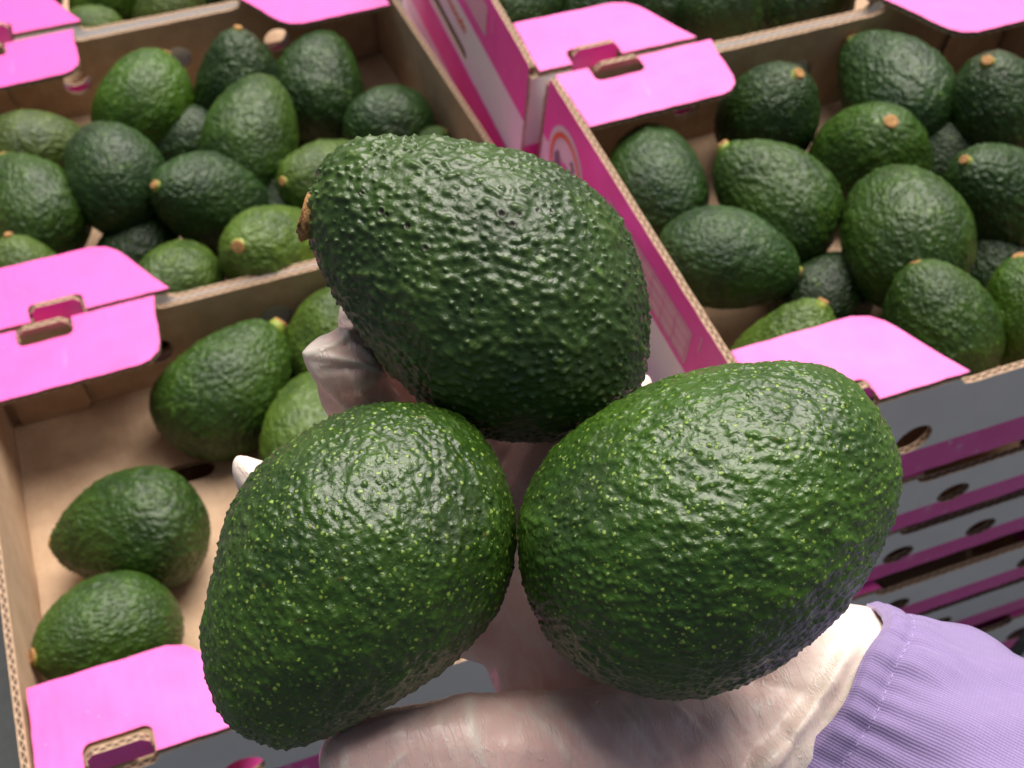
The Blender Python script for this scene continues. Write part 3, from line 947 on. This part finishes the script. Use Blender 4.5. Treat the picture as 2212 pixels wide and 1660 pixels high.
# ------------------------------------------------------------------ gloved hand
def glove_mat():
    n = NT('translucent_glove')
    tc = n.n('ShaderNodeTexCoord').outputs['Object']
    a = n.noise(tc, 22, 2, 0.5)
    c = n.mix(n.ramp(a, 0.3, 0.7), (0.80, 0.50, 0.44), (0.85, 0.62, 0.55))
    # creamy loose film where the glove stands off the skin: long stretched folds
    rot = n.mapping(tc, (60, 22, 20), (0.2, 0.1, 0.5))
    f1 = n.noise(rot, 1.4, 2, 0.5)
    line = n.ramp(n.math('ABSOLUTE', n.math('SUBTRACT', f1, 0.5)), 0.0, 0.05, 1, 0)
    at = n.n('ShaderNodeAttribute', attribute_name='loose').outputs['Fac']
    c = n.mix(n.math('MULTIPLY', line, 0.25), c, (0.89, 0.80, 0.70))
    c = n.mix(n.math('MULTIPLY', at, 0.9), c, (0.90, 0.81, 0.70))
    fine = n.noise(tc, 700, 3, 0.6)
    h = n.math('ADD', n.math('MULTIPLY', line, 0.0), n.math('MULTIPLY', f1, 0.8))
    wk = n.noise(n.mapping(tc, (260, 60, 60), (0.3, 0.2, 0.5)), 1.0, 3, 0.6)
    wk2 = n.ramp(n.math('ABSOLUTE', n.math('SUBTRACT', wk, 0.5)), 0.0, 0.03, 1, 0)
    c = n.mix(n.math('MULTIPLY', wk2, 0.16), c, (0.93, 0.86, 0.80))
    h = n.math('ADD', h, n.math('MULTIPLY', wk2, 0.10))
    nm = n.bump(n.math('ADD', h, n.math('MULTIPLY', fine, 0.12)), 0.55, 0.002)
    n.b.inputs['Subsurface Weight'].default_value = 0.35
    n.b.inputs['Subsurface Scale'].default_value = 0.004
    n.b.inputs['Subsurface Radius'].default_value = (1, 0.4, 0.25)
    return n.out(c, 0.34, nm)
M_GLOVE = glove_mat()

def capsule_chain(bm, pts, k=18):
    """pts: (px, py, depth, radius px) -> overlapping spheres and cones"""
    P = [(Vector(at_depth(x, y, d)), r / F * d) for x, y, d, r in pts]
    for i in range(len(P) - 1):
        (a, ra), (b, rb) = P[i], P[i + 1]
        n_ = max(2, int((b - a).length / (min(ra, rb) * .35)))
        for j in range(n_ + 1):
            f = j / n_
            c = a.lerp(b, f); r = ra + (rb - ra) * f
            bmesh.ops.create_icosphere(bm, subdivisions=2, radius=r, matrix=Matrix.Translation(c))

bm = bmesh.new()
# thumb (bottom, pointing left)
capsule_chain(bm, [(1650, 1700, .436, 250), (1800, 1740, .456, 250)])
capsule_chain(bm, [(768, 1640, .376, 84), (860, 1622, .379, 96), (985, 1608, .384, 108), (1130, 1622, .392, 130), (1320, 1640, .402, 165), (1560, 1640, .418, 210), (1755, 1580, .442, 250), (2000, 1720, .450, 230)])
# heel and palm
capsule_chain(bm, [(1765, 1540, .440, 256), (1600, 1430, .440, 225), (1420, 1300, .440, 200), (1280, 1200, .440, 180)])
capsule_chain(bm, [(1500, 1600, .436, 160), (1300, 1520, .436, 160), (1180, 1440, .436, 130), (1180, 1300, .440, 150)])
capsule_chain(bm, [(1180, 1440, .436, 130), (1150, 1300, .438, 125), (1170, 1150, .440, 150), (1250, 1030, .442, 160)])
capsule_chain(bm, [(1420, 1300, .444, 180), (1380, 1100, .446, 160), (1300, 1010, .446, 150)])
# index finger behind the left avocado
capsule_chain(bm, [(1130, 1360, .438, 105), (900, 1290, .446, 92), (720, 1180, .434, 84), (610, 1090, .408, 72)])
# middle finger
capsule_chain(bm, [(1160, 1180, .440, 110), (960, 1060, .450, 92), (830, 960, .438, 88), (762, 840, .420, 80), (748, 775, .412, 72)])
# ring finger
capsule_chain(bm, [(1220, 1060, .446, 105), (1020, 900, .462, 90), (880, 800, .456, 84), (815, 730, .440, 70), (790, 700, .436, 60)])
# little finger behind the top avocado
capsule_chain(bm, [(1330, 1010, .448, 95), (1240, 860, .462, 84), (1150, 740, .462, 76), (1080, 660, .455, 66)])
# loose glove tips standing off the finger ends
capsule_chain(bm, [(750, 790, .412, 80), (722, 775, .408, 62), (690, 768, .405, 34), (660, 766, .402, 7)])
capsule_chain(bm, [(790, 705, .436, 54), (765, 690, .434, 36), (742, 648, .432, 7)])
capsule_chain(bm, [(600, 1080, .405, 60), (562, 1044, .402, 50), (530, 1012, .400, 26), (513, 990, .400, 7)])
capsule_chain(bm, [(1330, 960, .436, 90), (1370, 878, .434, 48), (1390, 828, .434, 22)])
me = bpy.data.meshes.new('person')
bm.to_mesh(me); bm.free()
tmp = link('person', me)
md = tmp.modifiers.new('r', 'REMESH'); md.mode = 'VOXEL'; md.voxel_size = 0.0011
md = tmp.modifiers.new('s', 'SMOOTH'); md.factor = 0.6; md.iterations = 8
dg = bpy.context.evaluated_depsgraph_get()
me2 = bpy.data.meshes.new_from_object(tmp.evaluated_get(dg))
bpy.data.objects.remove(tmp)
nv = len(me2.vertices)
co = np.empty(nv * 3, np.float32); me2.vertices.foreach_get('co', co); co = co.reshape(-1, 3).astype(float)
no = np.empty(nv * 3, np.float32); me2.vertices.foreach_get('normal', no); no = no.reshape(-1, 3).astype(float)
# picture coordinates of every vertex, only used to place folds on the hand
rel = (co - CAM) @ ROWS
u_, v_ = rel[:, 0] / rel[:, 2] * F + CX, rel[:, 1] / rel[:, 2] * F + CY
loose = np.zeros(nv); disp = np.zeros(nv)
for (x, y, r) in ((665, 765, 60), (745, 655, 55), (520, 1005, 70), (1378, 850, 70)):
    g = np.exp(-((u_ - x) ** 2 + (v_ - y) ** 2) / r ** 2); loose = np.maximum(loose, g)
def fold(x0, y0, x1, y1, wid, amp, lo=0.8, bow=0.0):
    global loose, disp
    d = np.array([x1 - x0, y1 - y0], float); Ln = np.linalg.norm(d); d /= Ln; p = np.array([-d[1], d[0]])
    s = (u_ - x0) * d[0] + (v_ - y0) * d[1]; w = (u_ - x0) * p[0] + (v_ - y0) * p[1]
    f = np.clip(s / Ln, 0, 1)
    w = w - bow * np.sin(math.pi * f)
    env = np.where((s > 0) & (s < Ln), np.sin(math.pi * f) ** .5, 0)
    g = np.exp(-(w / wid) ** 2) * env
    loose = np.maximum(loose, g * lo); disp = disp + g * amp
front_facing = None
fold(655, 766, 880, 830, 6, .0016, .9, -14); fold(655, 764, 790, 690, 6, .0014, .9, 16); fold(660, 770, 800, 930, 7, .0011, .6, 10)
fold(700, 745, 800, 735, 7, -.0012, .0); fold(720, 700, 830, 800, 6, .0012, .7); fold(690, 800, 820, 790, 7, -.0010, .0); fold(740, 640, 800, 720, 5, .0010, .7)
fold(735, 690, 835, 700, 4, -.0012, .0); fold(760, 860, 840, 800, 6, .0009, .6); fold(513, 990, 560, 1050, 5, .0008, .6); fold(735, 780, 790, 860, 5, .0008, .6)
fold(1010, 1490, 1050, 1660, 14, .0006, .9, 10); fold(925, 1500, 985, 1655, 5, .0003, .3)
fold(740, 1600, 730, 1700, 12, .0006, .7, -8); fold(880, 1620, 830, 1670, 7, .0004, .6)
rr = random.Random(5)
for i in range(15):
    x = 1130 + i * 34 + rr.uniform(-12, 12)
    fold(x, 1500 + rr.uniform(-10, 40), x + 70 + rr.uniform(0, 60), 1600 + rr.uniform(0, 70), rr.uniform(3, 6), .00028, rr.uniform(.2, .5), rr.uniform(-6, 6))
for i in range(16):      # tension folds fanning out of the wrist
    y = 1300 + i * 22
    x = 1900 - i * 10
    fold(x + rr.uniform(-20, 10), y, x - 190 - i * 14, y + 300 + rr.uniform(-30, 20), rr.uniform(9, 18), rr.uniform(.0004, .0010), rr.uniform(.3, .7), rr.uniform(-12, 12))
loose = np.maximum(loose, np.clip((u_ + (v_ - 1400) * .45 - 1690) / 150, 0, .75))
for _ in range(8):
    k = rr.uniform(250, 600); dv = np.array([rr.gauss(0, 1) for _ in range(3)]); dv /= np.linalg.norm(dv)
    disp += .00012 * np.sin(co @ dv * k + rr.uniform(0, 6))
co = co + no * disp[:, None]
me2.vertices.foreach_set('co', co.astype(np.float32).ravel())
at = me2.attributes.new('loose', 'FLOAT', 'POINT'); at.data.foreach_set('value', loose.astype(np.float32))
me2.materials.clear(); me2.materials.append(M_GLOVE)
me2.polygons.foreach_set('use_smooth', np.ones(len(me2.polygons), bool)); me2.update()
person = link('person', me2)
tag(person, 'hand in a thin translucent glove with purple sleeve holding three avocados', 'person')

# --- sleeve
def sleeve():
    n = NT('purple_cotton')
    uv = n.n('ShaderNodeUVMap').outputs[0]
    sx = n.n('ShaderNodeSeparateXYZ'); n.l(uv, sx.inputs[0])
    tc = n.n('ShaderNodeTexCoord').outputs['Object']
    warp = n.math('MULTIPLY', n.noise(tc, 60, 3, 0.6), 6.0)
    rib = n.math('SINE', n.math('ADD', n.math('MULTIPLY', sx.outputs[1], 2 * math.pi * 330), warp))
    yarn = n.math('SINE', n.math('MULTIPLY', sx.outputs[0], 2 * math.pi / 0.0011))
    sl = n.noise(n.mapping(uv, (90, 420, 1)), 1.0, 4, 0.75)
    c = n.mix(n.ramp(rib, -0.7, 0.9), (0.22, 0.16, 0.335), (0.285, 0.215, 0.415))
    c = n.mix(n.math('MULTIPLY', n.ramp(yarn, 0.0, 1.0), 0.08), c, (0.44, 0.35, 0.68))
    c = n.mix(n.math('MULTIPLY', n.ramp(sl, 0.52, 0.75), 0.5), c, (0.42, 0.33, 0.66))
    h = n.math('ADD', rib, n.math('MULTIPLY', yarn, 0.5))
    mt = n.out(c, 0.85, n.bump(h, 0.22, 0.0004))
    n.b.inputs['Sheen Weight'].default_value = 0.4
    n.b.inputs['Sheen Roughness'].default_value = 0.4
    a = Vector(at_depth(1750, 1584, .441)); b = Vector(at_depth(2800, 2150, .400))
    ax = (b - a).normalized()
    e1 = Vector(UP); e1 = (e1 - ax * e1.dot(ax)).normalized(); e2 = ax.cross(e1)
    S, K = 150, 300
    Ln = (b - a).length
    vs = []; fs = []; uvs = []
    r0 = 0.0495
    rg = random.Random(2)
    gath = [(rg.uniform(0, 6.28), rg.choice((13, 19, 27, 34, 43, 51)), rg.uniform(.3, 1)) for _ in range(8)]
    def pos(i, k, inner=0.0):
        s = Ln * (i / S) ** 1.25
        th = 2 * math.pi * k / K
        g = sum(w * math.sin(n_ * th + p + s * 25) for p, n_, w in gath) / 4
        hem = math.exp(-((s - 0.0105) / 0.0022) ** 2)
        flare = 0.0045 * (1 - math.exp(-max(s - .010, 0) / 0.030)) + 0.05 * s * .4
        amp = 0.0017 * math.exp(-((s - .011) / .013) ** 2) + .00015
        big = 0.0018 * math.sin(3 * th + s * 60 + 1.0) * min(1, s / .03) + .0015 * math.sin(5 * th - s * 95) * min(1, s / .03) + .0008 * math.sin(11 * th + s * 140) * min(1, s / .03)
        roll = -0.0022 * math.exp(-(s / 0.0016) ** 2)
        r = r0 + flare + g * amp - 0.0009 * hem + big + roll - inner
        skew = 0.004 * math.sin(th * 2 + .5) + .0012 * math.sin(7 * th)
        return a + ax * (s + skew * math.exp(-s / .02)) + e1 * (r * math.cos(th)) + e2 * (r * math.sin(th) * .92)
    rings = [(i, .0022) for i in (22, 14, 7, 2)] + [(0, .0012)] + [(i, 0) for i in range(0, S + 1)]
    for (i, inn) in rings:
        for k in range(K): vs.append(pos(i, k, inn))
    R_ = len(rings)
    for i in range(R_ - 1):
        for k in range(K):
            k2 = (k + 1) % K
            fs.append((i * K + k, i * K + k2, (i + 1) * K + k2, (i + 1) * K + k))
            for ii, kk in ((i, k), (i, k + 1), (i + 1, k + 1), (i + 1, k)):
                uvs.append((Ln * (rings[ii][0] / S) ** 1.25, kk / K))
    me = mesh_from('sleeve', vs, fs, [mt], True)
    me.uv_layers.new(name='UVMap').data.foreach_set('uv', np.array(uvs, float).ravel())
    sl_ = link('sleeve', me, person)
    # seam stitches
    bm = bmesh.new()
    for k in range(0, 96):
        th0 = (k + rg.uniform(-.12, .12)) / 96 * K
        i_f = S * (0.0108 / Ln) ** (1 / 1.25)
        def pp(kk):
            p = pos(i_f, kk)
            c = a + ax * (p - a).dot(ax)
            return p + (p - c).normalized() * .0002
        p0, p1 = pp(th0), pp(th0 + K / 96 * rg.uniform(.4, .66))
        d = p1 - p0
        mm = Matrix.Translation((p0 + p1) / 2) @ d.to_track_quat('Z', 'Y').to_matrix().to_4x4() @ Matrix.Diagonal((.00022, .00022, d.length / 2, 1))
        bmesh.ops.create_icosphere(bm, subdivisions=1, radius=1, matrix=mm)
    sm = bpy.data.meshes.new('stitching'); bm.to_mesh(sm); bm.free()
    sm.materials.append(flat_mat('lilac_thread', (0.52, 0.43, 0.70), 0.7))
    so = link('stitching', sm, sl_)
    so['kind'] = 'stuff'
sleeve()

# --- strap over the lower boxes at the right
def strap():
    P = [np.array(on_level(x, y, z)) for x, y, z in ((2300, 1190, -.17), (2230, 1262, -.2), (2185, 1330, -.215), (2140, 1385, -.25), (2120, 1420, -.30))]
    pts = [Vector(p) for p in P]
    vs, fs = [], []
    wv = Vector((0.006, -0.002, 0.002))
    n_ = Vector((0, -1, .3)).normalized() * .0012
    for p in pts:
        q = p + Vector((0, -.02, 0))
        vs += [q - wv, q + wv, q + wv + n_, q - wv + n_]
    for i in range(len(pts) - 1):
        for k in range(4):
            k2 = (k + 1) % 4
            fs.append((i * 4 + k, i * 4 + k2, (i + 1) * 4 + k2, (i + 1) * 4 + k))
    fs += [(3, 2, 1, 0), (16, 17, 18, 19)]
    o = link('strap', mesh_from('strap', vs, fs, [M_STRAP], False))
    tag(o, 'dark strap hanging across the lower boxes at the right edge', 'strap')
strap()
